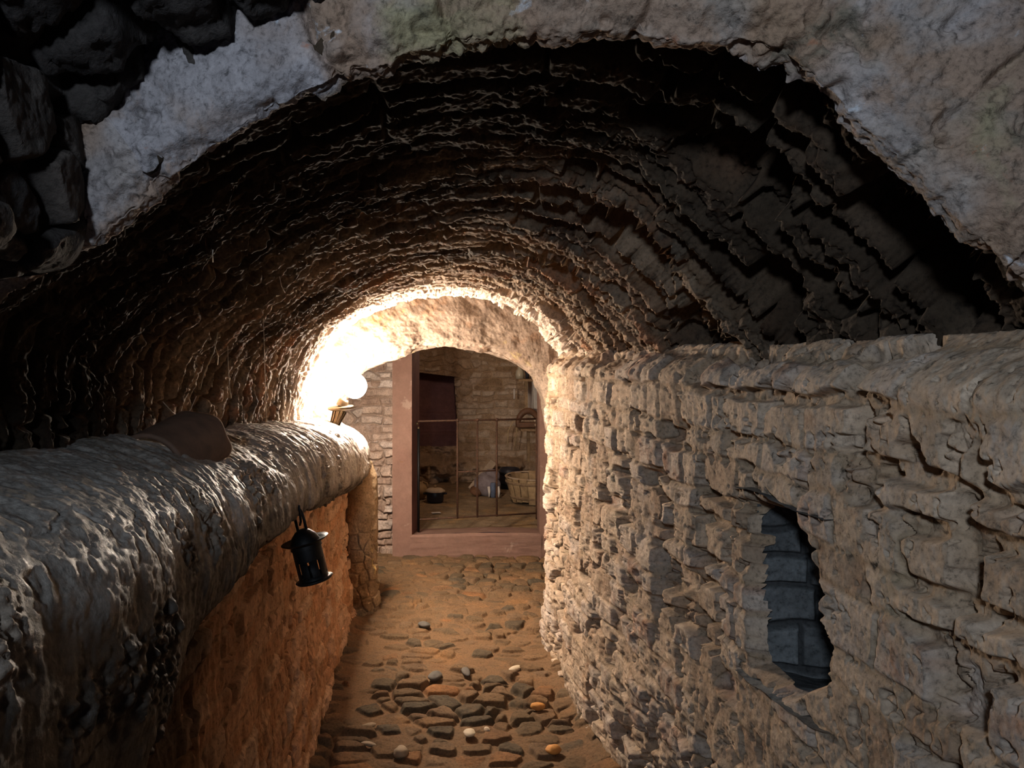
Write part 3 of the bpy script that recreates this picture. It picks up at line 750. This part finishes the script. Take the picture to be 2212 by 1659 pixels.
def build_far():
    P, A = rubble_patch(-1.7, -.27, -1.6, .75, 6.12, 300, 420, 301, amp=.036)
    P2, A2 = rubble_patch(.98, 1.95, -1.6, .75, 6.12, 80, 160, 311)
    P3, A3 = rubble_patch(-.3, 1.0, .42, .75, 6.12, 80, 40, 316)
    o = grid_object('wall_back', [(P, A, None), (P2, A2, None), (P3, A3, None)], M_rubble)
    structure(o, 'pale rubble stone wall around the doorway at the far end', 'wall')
    # plaster surround
    def slab(us, vs, fn, seed):
        U, V = np.meshgrid(us, vs, indexing='ij')
        P = fn(U, V)
        return (P, {'tone': np.clip(.5 + fbm(P[..., 0], P[..., 1], P[..., 2], 5, 3, seed=seed), 0, 1)}, None)
    wob = lambda a, b, s: fbm(a, b, a * 0, 4, 4, seed=s) * .008
    L = []
    # left jamb: face, reveal ; right jamb: face, reveal ; sill: face, top
    L.append(slab(np.linspace(-.302, OX0, 40), np.linspace(-1.56, .6, 240), lambda u, v: np.stack([u, 6.05 + wob(u, v, 321), v], -1), 322))
    L.append(slab(np.linspace(6.05, 6.13, 8), np.linspace(-1.56, .6, 80), lambda u, v: np.stack([v * 0 - .302, u, v], -1), 322))
    L.append(slab(np.linspace(OX1, 1.02, 40), np.linspace(-1.56, .6, 240), lambda u, v: np.stack([u, 6.05 + wob(u, v, 323), v], -1), 324))
    L.append(slab(np.linspace(6.05, 6.50, 30), np.linspace(-1.56, .6, 240), lambda u, v: np.stack([OX1 + .10 * (u - 6.05) + wob(u, v, 325) * .4, u, v], -1), 326))
    sz = lambda u: -1.372 + .012 * np.sin(u * 3)
    L.append(slab(np.linspace(-.16, .88, 120), np.linspace(0, 1, 60), lambda u, v: np.stack([u, 6.044 + wob(u, v, 327) + .012 * sstep(.9, 1, v), -1.57 + (sz(u) + 1.57) * v], -1), 328))
    L.append(slab(np.linspace(-.16, .92, 120), np.linspace(6.055, 6.50, 60), lambda u, v: np.stack([u, v, sz(u) - .05 * (v - 6.055) / .4 + wob(u, v, 329)], -1), 330))
    o = grid_object('door_1', L, M_frame)
    structure(o, 'pink plastered surround and raised sill of the far doorway', 'doorway')
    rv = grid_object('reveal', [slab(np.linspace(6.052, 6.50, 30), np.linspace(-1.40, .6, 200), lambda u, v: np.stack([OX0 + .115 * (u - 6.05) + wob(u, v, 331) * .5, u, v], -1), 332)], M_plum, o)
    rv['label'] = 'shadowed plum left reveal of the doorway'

    # room
    RF = -1.43
    xs = np.linspace(-1.3, 1.95, 260); ys = np.linspace(6.48, 9.6, 260)
    X, Y = np.meshgrid(xs, ys, indexing='ij')
    o = grid_object('floor', [(np.stack([X, Y, RF + fbm(X, Y, X * 0, 5, 5, seed=341) * .014], -1), {'tone': np.clip(.5 + fbm(X, Y, X * 0, 4, 3, seed=342), 0, 1)}, None)], M_roomfloor)
    structure(o, 'dusty earth floor of the room behind the iron gate', 'floor')
    # back wall with a blocked doorway recess
    n, m = 420, 380
    P, A = rubble_patch(-1.3, 1.95, -1.5, .85, 9.28, n, m, 351, .17, .10, .03)
    X, Z = P[..., 0], P[..., 2]
    jx0, jx1 = -.20, .285 + .05 * sstep(-.1, -1.1, Z)
    ztop = -.135 - .12 * (X + .2)
    top = sstep(-.9, -.65, Z)      # upper half is bare rubble, lower half plastered over
    P[..., 1] = lerp(9.28, P[..., 1], .35 + .65 * sstep(-.75, -.35, Z))
    ins = (X > jx0) & (X < jx1) & (Z < ztop) & (Z > -1.02)
    keep = ~(ins[:-1, :-1] | ins[1:, :-1] | ins[1:, 1:] | ins[:-1, 1:])
    # rubble heap under the recess
    heap = sstep(-.75, -1.0, Z) * sstep(.75, .2, X)
    P[..., 1] -= heap * (.10 + fbm(X, Z, X * 0, 9, 4, seed=353) * .08)
    P[..., 1] -= .22 * sstep(-1.12, -1.25, Z) * (1 + fbm(X, Z, X * 0, 7, 3, seed=354))
    A['tone'] = np.clip(A['tone'] - .45 * heap, 0, 1)
    o = grid_object('wall_back', [(P, A, keep)], M_room)
    structure(o, 'rubble back wall of the room behind the iron gate', 'wall')
    rec = []
    u, v = np.meshgrid(np.linspace(-.3, .40, 60), np.linspace(-1.2, -.02, 120), indexing='ij')
    rec.append((np.stack([u, 9.55 + fbm(u, v, u * 0, 5, 4, seed=361) * .02 - .05 * sstep(-.62, -.66, v) - .06 * sstep(-.86, -.9, v), v], -1), {'tone': np.clip(.5 + fbm(u, v, u * 0, 6, 3, seed=362), 0, 1)}, None))
    for (xa, xb) in ((.285, .36), (-.205, -.215)):
        y_, v = np.meshgrid(np.linspace(9.27, 9.56, 16), np.linspace(-1.2, -.02, 60), indexing='ij')
        rec.append((np.stack([xa + .05 * sstep(-.1, -1.1, v) + (y_ - 9.27) * .03, y_, v], -1), {'tone': y_ * 0 + .6}, None))
    u, y_ = np.meshgrid(np.linspace(-.22, .36, 40), np.linspace(9.27, 9.56, 16), indexing='ij')
    rec.append((np.stack([u, y_, -.13 - .12 * (u + .2)], -1), {'tone': u * 0 + .2}, None))
    o = grid_object('door_2', rec, M_plum)
    structure(o, 'dark plum recess of a walled up doorway in the room', 'doorway')
    for nm, x, f, lab in (('wall_left', -1.3, 1, 'left side wall of the room behind the gate'), ('wall_right', 1.62, -1, 'right side wall of the room behind the gate')):
        P, A = rubble_patch(6.45, 9.6, -1.5, .9, x, 160, 120, 371 + f, plane='yz', face=f)
        structure(grid_object(nm, [(P, A, None)], M_room), lab, 'wall')
    # lids over the passage crossing and the room
    for (x0, x1, y0, y1, z, lab) in ((-1.3, 1.95, 6.2, 9.6, .82, 'flat roof of the room behind the gate'), (-1.8, 2.1, 4.5, 6.25, .62, 'roof of the short cross passage past the vault')):
        u, v = np.meshgrid(np.linspace(x0, x1, 60), np.linspace(y0, y1, 60), indexing='ij')
        structure(grid_object('ceiling', [(np.stack([u, v, z + fbm(u, v, u * 0, 5, 3, seed=381) * .02], -1), {'tone': u * 0 + .4}, None)], M_room), lab, 'ceiling')
    for (x, lab, nm) in ((-1.72, 'left end wall of the short cross passage', 'wall_left'), (2.0, 'right end wall of the short cross passage', 'wall_right')):
        P, A = rubble_patch(4.4, 6.2, -1.6, .7, x, 80, 80, 391, plane='yz', face=1 if x < 0 else -1)
        structure(grid_object(nm, [(P, A, None)], M_rubble), lab, 'wall')
build_far()

# ------------------------------------------------------------------ things
def spot(px, py, d):
    return Vector(((px - VX) / FL * d, d, (VY - py) / FL * d))

# torch shaped lamp
def build_lamp():
    base = Vector((-.566, 4.46, -.385))
    t = empty('torch_lamp', base, (0, 0, 0), 'bronze torch shaped lamp with a glaring white globe standing on the bench', 'lamp')
    ax = Vector((.055, .02, .15)).normalized()
    Mr = Vector((0, 0, 1)).rotation_difference(ax).to_matrix().to_4x4()
    MB().lathe([(0, -.03), (.020, -.03), (.024, .02), (.036, .10), (.042, .108), (.0, .108)], 24, Mr).build('handle', M_brass, t)
    f = MB()
    for k in range(9):
        a = 2 * PI * k / 9
        f.tube([(.022 * math.cos(a), .022 * math.sin(a), -.02), (.039 * math.cos(a), .039 * math.sin(a), .102)], .0035, 6, Mr)
    f.build('fluting', M_brass, t)
    Mc = Matrix.Translation(ax * .118) @ Euler((.05, -.08, 0)).to_matrix().to_4x4()
    MB().lathe([(0, -.008), (.060, -.010), (.074, -.004), (.078, .004), (.074, .010), (.050, .012), (0, .012)], 32, Mc).build('collar', M_brass, t)
    Mn = Matrix.Translation(ax * .128)
    MB().lathe([(.034, 0), (.032, .03), (.026, .045), (0, .045)], 24, Mn @ Mr).build('socket', M_brass, t)
    g = Vector((.120, .04, .238))
    s = MB().ball(g, (.072, .072, .074), 24, 14)
    o = s.build('globe', M_globe, t); o['label'] = 'glaring white globe'
    li = bpy.data.lights.new('torch_lamp_light', 'POINT'); li.energy = LAMP_W; li.color = (1, .85, .70); li.shadow_soft_size = .078
    lo = bpy.data.objects.new('torch_lamp_light', li); COL.objects.link(lo); lo.location = g; lo.parent = t
LAMP_W = 118
build_lamp()

# hanging lantern
def build_lantern():
    c = spot(672, 1222, 2.50)
    t = empty('hanging_lantern', c, (0, math.radians(-14), 0), 'small black iron lantern with slotted sides hanging under the bench edge', 'lantern')
    # origin at the middle of the slots; local units metres
    R = .0485
    body = MB()
    body.lathe([(R, .022), (R, .075), (R * .98, .078), (R - .003, .075), (R - .003, .022), (R, .022)], 40)
    body.lathe([(R, -.048), (R, -.028), (R - .003, -.028), (R - .003, -.048), (R, -.048)], 40)
    for k in range(9):
        a = 2 * PI * (k + .35) / 9; w = .26
        n = 5
        body.lathe([(R, -.03), (R, .024), (R - .003, .024), (R - .003, -.03), (R, -.03)], 4, None, (0, 0, 0), a - w, a + w)
    body.build('body', M_iron, t)
    MB().lathe([(0, -.050), (R + .008, -.050), (R + .014, -.044), (R, -.040), (0, -.040)], 40).build('base', M_iron, t)
    MB().lathe([(R + .004, .062), (R + .001, .082), (.040, .102), (.026, .116), (.012, .123), (0, .124)], 40).build('hood', M_iron, t)
    MB().lathe([(R - .002, .075), (R + .016, .078), (R + .030, .086), (R + .030, .088), (R + .014, .083), (R - .002, .081)], 40).build('brim', M_iron, t)
    h = MB()
    pts = []
    for k in range(25):
        q = k / 24
        a = PI * q
        pts.append((-.014 * math.cos(a) * (1 + .1 * math.sin(PI * q)), 0, .118 + .075 * math.sin(a) ** .45))
    h.tube(pts, .0048, 10)
    h.build('handle', M_iron, t)
    MB().lathe([(0, -.04), (.014, -.04), (.014, .0), (0, .002)], 16).build('candle_stub', M_iron, t)
build_lantern()
# the nail it hangs from
nl = MB().tube([spot(646, 1092, 2.47), spot(650, 1126, 2.50), spot(648, 1134, 2.52)], .004, 8).build('iron_hook', M_iron)
tag(nl, 'iron hook under the bench edge carrying the black lantern', 'hook')

# clay tile and broken shard on the bench
def build_tiles():
    c = spot(374, 974, 1.93)
    t = empty('clay_tile', c, (math.radians(8), math.radians(16), math.radians(-8)), 'curved brown clay roof tile lying on the bench against the vault', 'tile')
    n, m = 30, 24
    def surf(off):
        V = []
        for j in range(m + 1):
            y = -.11 + .24 * j / m
            rr = .086 + .012 * j / m
            for i in range(n + 1):
                a = math.radians(-18 + 176 * i / n)
                yy = y + .012 * math.sin(5 * a + 2) * (j / m)
                V.append(((rr + off) * math.cos(a), yy, (rr + off) * math.sin(a) * .78))
        return V
    A, B = surf(0), surf(-.013)
    k = n + 1; s = len(A); F = []
    for j in range(m):
        for i in range(n):
            q = (j * k + i, j * k + i + 1, (j + 1) * k + i + 1, (j + 1) * k + i)
            F.append(q); F.append(tuple(x + s for x in q[::-1]))
    edge = [j * k for j in range(m + 1)] + [m * k + i for i in range(1, k)] + [j * k + n for j in range(m - 1, -1, -1)] + [i for i in range(n - 1, 0, -1)]
    for a, b in zip(edge, edge[1:] + edge[:1]): F.append((a, b, b + s, a + s))
    MB().add(A + B, F).build('body', M_tile, t)
    c = spot(492, 985, 2.28)
    prof = [(-.07, -.03), (-.02, -.045), (.05, -.02), (.062, .035), (.0, .05), (-.06, .03)]
    nn = len(prof)
    V = [(x, y, .008 + .004 * math.sin(9 * x)) for x, y in prof] + [(x * .96, y * .96, -.008) for x, y in prof]
    F = [tuple(range(nn)), tuple(range(2 * nn - 1, nn - 1, -1))] + [(i, (i + 1) % nn, (i + 1) % nn + nn, i + nn) for i in range(nn)]
    o = MB().add(V, F).build('tile_shard', M_tile, None, False, .003)
    o.location = c; o.rotation_euler = (math.radians(20), math.radians(34), math.radians(12))
    tag(o, 'flat broken piece of brown tile beside the curved tile on the bench', 'tile shard')
build_tiles()

# paper tag
o = MB().box((0, 0, 0), (.030, .003, .062)).build('paper_tag', M_paper, None, False, .001)
o.location = spot(764, 1036, 4.30); o.rotation_euler = (.1, math.radians(-22), 0)
tag(o, 'small off white tag hanging from the bench edge near the pillar', 'tag')

# cobweb strands and a straw hanging on the left flank of the vault
def strand(name, mat, pts, r, label, cat, group=None):
    o = MB().tube(pts, r, 6).build(name, mat)
    tag(o, label, cat, group); return o
def vault_left_x(d, z):
    a = vault_profile(200, np.array([d]))[:, 0, :]
    a = a[:110]; return float(np.interp(z, a[:, 1], a[:, 0])) + .03
def wpt(px, py, out=.02):
    d = 2.2
    for _ in range(30):
        z = (VY - py) / FL * d
        d = .5 * d + .5 * (vault_left_x(d, z) + out) * FL / (px - VX)
    return Vector((vault_left_x(d, (VY - py) / FL * d) + out, d, (VY - py) / FL * d))
WEBS = [([(471, 718), (462, 760), (441, 805), (432, 842)], .0016, 'long stiff straw slanting across the left side of the vault', 'dry_straw', M_straw),
        ([(466, 752), (471, 770), (470, 788)], .0014, 'short straw stub crossing the long slanting straw', 'dry_straw', M_straw),
        ([(492, 748), (493, 790), (496, 840), (500, 860)], .0011, 'dusty cobweb thread hanging just right of the slanting straw', 'cobweb_strand', M_web),
        ([(569, 690), (571, 760), (573, 830), (576, 912)], .0012, 'longest dusty cobweb thread, hanging down to the bench', 'cobweb_strand', M_web),
        ([(610, 795), (612, 850), (616, 905)], .0010, 'dusty cobweb thread hanging nearest the torch lamp', 'cobweb_strand', M_web),
        ([(460, 540), (459, 552), (460, 566)], .0010, 'tiny cobweb thread dangling high on the dark vault', 'cobweb_strand', M_web),
        ([(604, 598), (608, 618), (616, 632), (622, 622)], .0010, 'hooked cobweb thread on the upper left of the vault', 'cobweb_strand', M_web),
        ([(352, 868), (372, 890), (392, 906)], .0014, 'cobweb thread slanting down to the curved tile', 'cobweb_strand', M_web),
        ([(424, 856), (412, 884), (398, 904)], .0014, 'cobweb thread meeting the curved tile from the right', 'cobweb_strand', M_web)]
for pts, r, lab, nm, mt in WEBS:
    strand(nm, mt, [wpt(*p) for p in pts], r, lab, 'straw' if nm == 'dry_straw' else 'cobweb')

# iron gate
def build_gate():
    t = empty('iron_gate', (.36, 6.38, -1.43), (0, 0, 0), 'low rusty iron bar gate standing across the far doorway', 'gate')
    inv = Matrix.Translation(t.location).inverted()
    def gp(px, z):      # the gate stands slightly open, right side deeper
        f = (px - 905) / (1160 - 905)
        d = 6.22 + .26 * f
        return inv @ Vector(((px - VX) / FL * d, d, z))
    zt, zm, zb = -.490, -.915, -1.29
    MB().tube([gp(903, zt), gp(1000, zt), gp(1161, zt)], .0075, 8).build('rail', M_rust, t)
    MB().tube([gp(986, zm), gp(1075, zm)], .0065, 8).build('rail', M_rust, t)
    MB().tube([gp(903, zb), gp(1000, zb), gp(1161, zb)], .0075, 8).build('rail', M_rust, t)
    for px in (988, 1031, 1073):
        MB().tube([gp(px, zt + .012), gp(px, zb - .01)], .0088, 10).build('bar', M_rust, t)
        MB().ball(gp(px, zt), .016, 12, 8).build('collar', M_rust, t)
    MB().tube([gp(1159, zt + .01), gp(1159, zb - .05)], .009, 10).build('bar', M_rust, t)
    MB().tube([gp(904, zt - .06), gp(904, zb - .10)], .011, 10).build('post', M_iron, t)
    for z, k in ((zt - .055, 0), (zt - .02, -3)):
        MB().ball(gp(904 + k, z), .012, 12, 8).build('knob', M_brass, t)
build_gate()

# room contents
def build_room():
    RF = -1.425
    # tub
    p = spot(1160, 1062, 7.7); x0 = p.x
    t = empty('wooden_tub', (x0, 7.75, RF), (0, 0, .3), 'round low wooden tub standing on the room floor at right', 'tub')
    b = MB(); n = 22
    for k in range(n):
        a0, a1 = 2 * PI * k / n, 2 * PI * (k + .93) / n
        b.lathe([(.255, .02), (.315, .245), (.318, .258), (.295, .258), (.29, .245), (.235, .02), (.255, .02)], 5, None, (0, 0, .012 * math.sin(k * 2.1)), a0, a1)
    b.build('staves', M_wicker, t)
    MB().lathe([(0, .03), (.25, .03)], 40).build('bottom', M_wood, t)
    for z, r in ((.05, .268), (.195, .308)):
        MB().lathe([(r, z), (r + .006, z + .004), (r + .006, z + .024), (r + .002, z + .028)], 44).build('hoop', M_wood, t)
    MB().lathe([(.294, .258), (.306, .270), (.320, .258)], 44).build('rim', M_woodlite, t)
    # pot
    c = spot(940, 1076, 7.72)
    t = empty('cooking_pot', (c.x, 7.72, RF), (0, 0, 0), 'squat dark pot with a beige lid on the room floor', 'pot')
    MB().lathe([(0, 0), (.070, 0), (.085, .02), (.088, .10), (.082, .112), (0, .112)], 32).build('body', M_navy, t)
    MB().lathe([(.100, .108), (.103, .118), (.07, .138), (.02, .146), (0, .146)], 32).build('lid', M_beige, t)
    MB().ball((0, 0, .158), (.016, .016, .018), 14, 8).build('lid_knob', M_clay, t)
    for s in (-1, 1):
        MB().tube([(s * .084 + .0, -.045 * 0 - .02, .085), (s * .115, -.02, .09), (s * .115, .02, .09), (s * .084, .02, .085)], .007, 8).build('handle', M_navy, t)
    # jug
    c = spot(908, 1076, 7.8)
    t = empty('clay_jug', (c.x - .01, 7.9, RF), (0, 0, 0), 'ochre clay jug left of the squat pot, half hidden by the doorway', 'jug')
    MB().lathe([(0, 0), (.05, 0), (.085, .06), (.088, .10), (.06, .15), (.035, .165), (.04, .185), (.034, .185)], 32).build('body', M_clay, t)
    MB().tube([(.037, 0, .175), (.075, 0, .165), (.085, 0, .13), (.082, 0, .10)], .008, 8).build('handle', M_clay, t)
    # leaning board
    a = spot(1018, 1062, 8.35); b_ = spot(1066, 998, 8.75); a.z = max(a.z, RF + .02)
    u = (b_ - a); L = u.length; Mx = Matrix.Translation((a + b_) / 2) @ Vector((0, 0, 1)).rotation_difference(u.normalized()).to_matrix().to_4x4()
    o = MB().box((0, 0, 0), (.085, .022, L)).build('leaning_board', M_woodlite, None, False, .004)
    o.matrix_world = Mx
    tag(o, 'narrow pale board leaning back behind the cloth bundle', 'board')
    # cloth bundle with blue cloth
    c = spot(1052, 1066, 8.1)
    t = empty('cloth_bundle', (c.x, 8.12, RF), (0, 0, 0), 'lumpy grey lilac cloth bundle on the room floor beside the tub', 'bundle')
    MB().ball((0, 0, .105), (.145, .12, .125), 40, 26, None, .055, 3).ball((.06, .02, .19), (.085, .08, .085), 30, 20, None, .06, 5).build('cloth', M_cloth, t)
    MB().ball((-.105, -.02, .05), (.075, .08, .055), 24, 14, None, .05, 9).build('brown_fold', M_leather, t)
    MB().lathe([(0, 0), (.028, 0), (.030, .12), (.024, .15), (0, .15)], 16, Matrix.Translation((.055, -.12, .0))).build('blue_roll', M_blue, t)
    for dx in (-.0, .10):
        MB().tube([(dx + .01, -.13, .11), (dx + .015, -.155, .06), (dx + .012, -.15, .005)], [.016, .014, .008], 10).build('pale_strap', M_white, t)
    # black barrel added to stand for the shadow behind the tub
    c = spot(1101, 1030, 8.55)
    t = empty('added_shadow_barrel', (c.x, 8.55, RF), (0, 0, 0), 'dark barrel standing in shadow behind the wooden tub', 'barrel')
    MB().lathe([(0, 0), (.10, 0), (.125, .09), (.12, .19), (.105, .23), (.095, .23), (.095, .215), (0, .215)], 32).build('body', M_navy, t)
    for z, r in ((.05, .119), (.165, .122)):
        MB().lathe([(r, z), (r + .006, z), (r + .006, z + .025), (r, z + .025)], 32).build('hoop', M_iron, t)
    # white scrap on floor
    o = MB().box((0, 0, 0), (.085, .05, .004)).build('paper_scrap', M_paper, None, False, .001); o.location = (spot(942, 1102, 7.1).x, 7.12, RF + .012); o.rotation_euler = (0, 0, .3)
    tag(o, 'small pale scrap lying on the room floor below the pot', 'scrap')
    # shelves at right
    for (nm, z, lab) in (('wall_shelf', spot(0, 818, 8.5).z, 'upper dark wooden shelf on the right of the room, holding jars'), ('wall_shelf', spot(0, 924, 8.5).z, 'lower dark wooden shelf under the harness collar')):
        xl = spot(1117, 0, 8.5).x if z > -.4 else spot(1122, 0, 8.5).x
        t = empty(nm, (xl, 8.5, z), (0, 0, 0), lab, 'shelf')
        MB().box(((1.60 - xl) / 2, 0, -.014), (1.60 - xl, .30, .028)).build('board', M_wood, t, False, .004)
        MB().box((.10, .0, -.20), (.035, .035, .36)).build('bracket', M_wood, t, False, .004)
    zs = spot(0, 818, 8.5).z
    def jar(px, lab, r, h):
        t = empty('glass_jar', (spot(px, 0, 8.45).x, 8.45, zs), (0, 0, 0), lab, 'jar', 'jars on the upper shelf')
        MB().lathe([(0, 0), (r, 0), (r * 1.05, h * .3), (r * .95, h * .65), (r * .5, h * .8), (r * .5, h * .95), (r * .4, h)], 24).build('body', M_glass, t)
        MB().lathe([(r * .45, h * .93), (r * .45, h * 1.05), (0, h * 1.06)], 20).build('stopper', M_beige, t)
    jar(1123, 'cloudy round jar at the left end of the upper shelf', .046, .135)
    jar(1156, 'cloudy jar on the upper shelf right beside the door jamb', .045, .115)
    t = empty('dark_funnel', (spot(1139, 0, 8.45).x, 8.45, zs), (0, 0, 0), 'black flared vessel between the two jars on the upper shelf', 'vessel')
    MB().lathe([(0, 0), (.022, 0), (.020, .05), (.036, .10), (.040, .105), (.034, .10), (.012, .05)], 24).build('body', M_navy, t)
    # hanging canvas
    n, m = 26, 22; V = []
    c0 = spot(1138, 812, 8.62); w = .19; hgt = .40
    for j in range(m + 1):
        for i in range(n + 1):
            q = i / n
            V.append((c0.x + (q - .1) * w + .02 * (j / m), 8.68 + .018 * math.sin(q * 15) * (.3 + j / m), c0.z - .03 - hgt * j / m - .03 * math.sin(q * 5) * (j / m)))
    k = n + 1; F = [(j * k + i, j * k + i + 1, (j + 1) * k + i + 1, (j + 1) * k + i) for j in range(m) for i in range(n)]
    o = MB().add(V, F).build('hanging_canvas', M_white)
    sm = o.modifiers.new('s', 'SOLIDIFY'); sm.thickness = .006
    tag(o, 'pale folded canvas hanging below the upper shelf', 'canvas')
    # harness collar
    c = spot(1141, 905, 8.42)
    t = empty('harness_collar', (c.x, 8.42, spot(0, 923, 8.5).z + .002), (0, 0, 0), 'brown arched harness collar standing on the lower shelf', 'collar')
    pts = [(.115 * math.cos(a), 0, .155 * math.sin(a) + .03) for a in [PI * k / 20 for k in range(21)]]
    MB().tube(pts, [.024 + .012 * math.sin(PI * k / 20) for k in range(21)], 14).build('arch', M_leather, t)
    MB().box((0, .02, .03), (.26, .10, .06)).build('pad', M_leather, t, False, .015)
    for s, z in ((.075, .062), (.085, .012)):
        MB().ball((s, -.045, z + .022), (.022, .012, .018), 12, 8).build('buckle', M_beige, t)
    # cable loop
    o = MB().tube([spot(1096, 965, 9.0), spot(1098, 930, 9.0), spot(1108, 910, 9.0), spot(1118, 908, 9.0), spot(1116, 930, 9.0), spot(1112, 965, 9.0)], .006, 8).build('thin_rope', M_straw)
    tag(o, 'thin looped rope hanging on the room wall left of the collar', 'rope')
    # vertical pole
    o = MB().tube([(spot(1111, 0, 9.05).x, 9.05, spot(0, 862, 9.05).z), (spot(1111, 0, 9.05).x, 9.05, spot(0, 840, 9.05).z)], .012, 10).build('wall_peg', M_white)
    tag(o, 'pale short peg on the room wall left of the canvas', 'peg')
build_room()

# loose stones on the passage floor
def pebble(px, py, w, hgt, mat, lab, seed, el=1.0):
    d = -FLOOR * FL / (py - VY)
    x = (px - VX) / FL * d
    wm = w / FL * d / 2
    o = MB().ball((0, 0, 0), (wm, wm * el, hgt), 24, 14, None, .05, seed).build('loose_stone', M_peb[mat])
    o.location = (x, d, FLOOR + hgt * .55 + .012); o.rotation_euler = (0, 0, seed * .7)
    tag(o, lab, 'stone', 'loose stones on the cobbled floor')
pebble(1195, 1632, 36, .018, 0, 'rounded bright orange stone near the foot of the right wall', 1, .8)
pebble(1014, 1592, 32, .010, 1, 'flat pale oval stone near the middle of the floor', 2, .8)
pebble(1052, 1585, 18, .010, 1, 'small pale stone just right of the flat pale oval stone', 3, .7)
pebble(797, 1616, 38, .008, 3, 'long flat tan stone near the left wall, lowest of the left side', 4, .35)
pebble(796, 1576, 34, .009, 3, 'tan flat stone at the left, above the lowest long flat one', 5, .4)
pebble(940, 1470, 40, .018, 2, 'slate grey stone lying in the middle of the earth patch', 6, .7)
pebble(1006, 1459, 46, .013, 2, 'long dark stone right of the slate grey one', 7, .4)
pebble(916, 1357, 32, .016, 2, 'almost black knobbly stone standing out of the far cobbles', 8, .7)
pebble(1162, 1536, 32, .016, 0, 'reddish orange stone near the right wall beside pale grit', 9, .6)
pebble(1113, 1451, 36, .010, 1, 'pale tan slab shaped stone on the right half of the earth', 10, .5)
pebble(866, 1637, 40, .020, 3, 'rounded tan cobble at the bottom edge, left of centre', 11, .8)

# ------------------------------------------------------------------ light
def point(name, loc, e, col, r):
    l = bpy.data.lights.new(name, 'POINT'); l.energy = e; l.color = col; l.shadow_soft_size = r
    o = bpy.data.objects.new(name, l); COL.objects.link(o); o.location = loc; return o
sl = bpy.data.lights.new('entrance_daylight', 'SPOT'); sl.energy = 9.2; sl.color = (.70, .83, 1.0); sl.shadow_soft_size = .07
sl.spot_size = math.radians(74); sl.spot_blend = 1.0
so = bpy.data.objects.new('entrance_daylight', sl); COL.objects.link(so); so.location = (-.32, -.75, .43)
so.rotation_euler = (Vector((.22, 1.10, .13)) - so.location).to_track_quat('-Z', 'Y').to_euler()
point('room_lamp', (.25, 7.3, .50), 1.7, (1, .74, .55), .10)

w = bpy.data.worlds.new('dark'); SC.world = w; w.use_nodes = True
w.node_tree.nodes['Background'].inputs[0].default_value = (.10, .10, .28, 1); w.node_tree.nodes['Background'].inputs[1].default_value = .004

cam = bpy.data.cameras.new('camera'); co = bpy.data.objects.new('camera', cam); COL.objects.link(co)
co.location = (0, 0, 0); co.rotation_euler = (PI / 2, 0, 0)
cam.sensor_fit = 'HORIZONTAL'; cam.sensor_width = 36; cam.lens = FL * 36 / 2212
cam.shift_x = (1106 - VX) / 2212; cam.shift_y = -(829.5 - VY) / 2212
cam.clip_start = .02; cam.clip_end = 60
SC.camera = co
SC.cycles.diffuse_bounces = 8
SC.view_settings.view_transform = 'Standard'; SC.view_settings.look = 'None'
SC.view_settings.exposure = 3.4; SC.view_settings.gamma = 1; SC.view_settings.use_curve_mapping = False
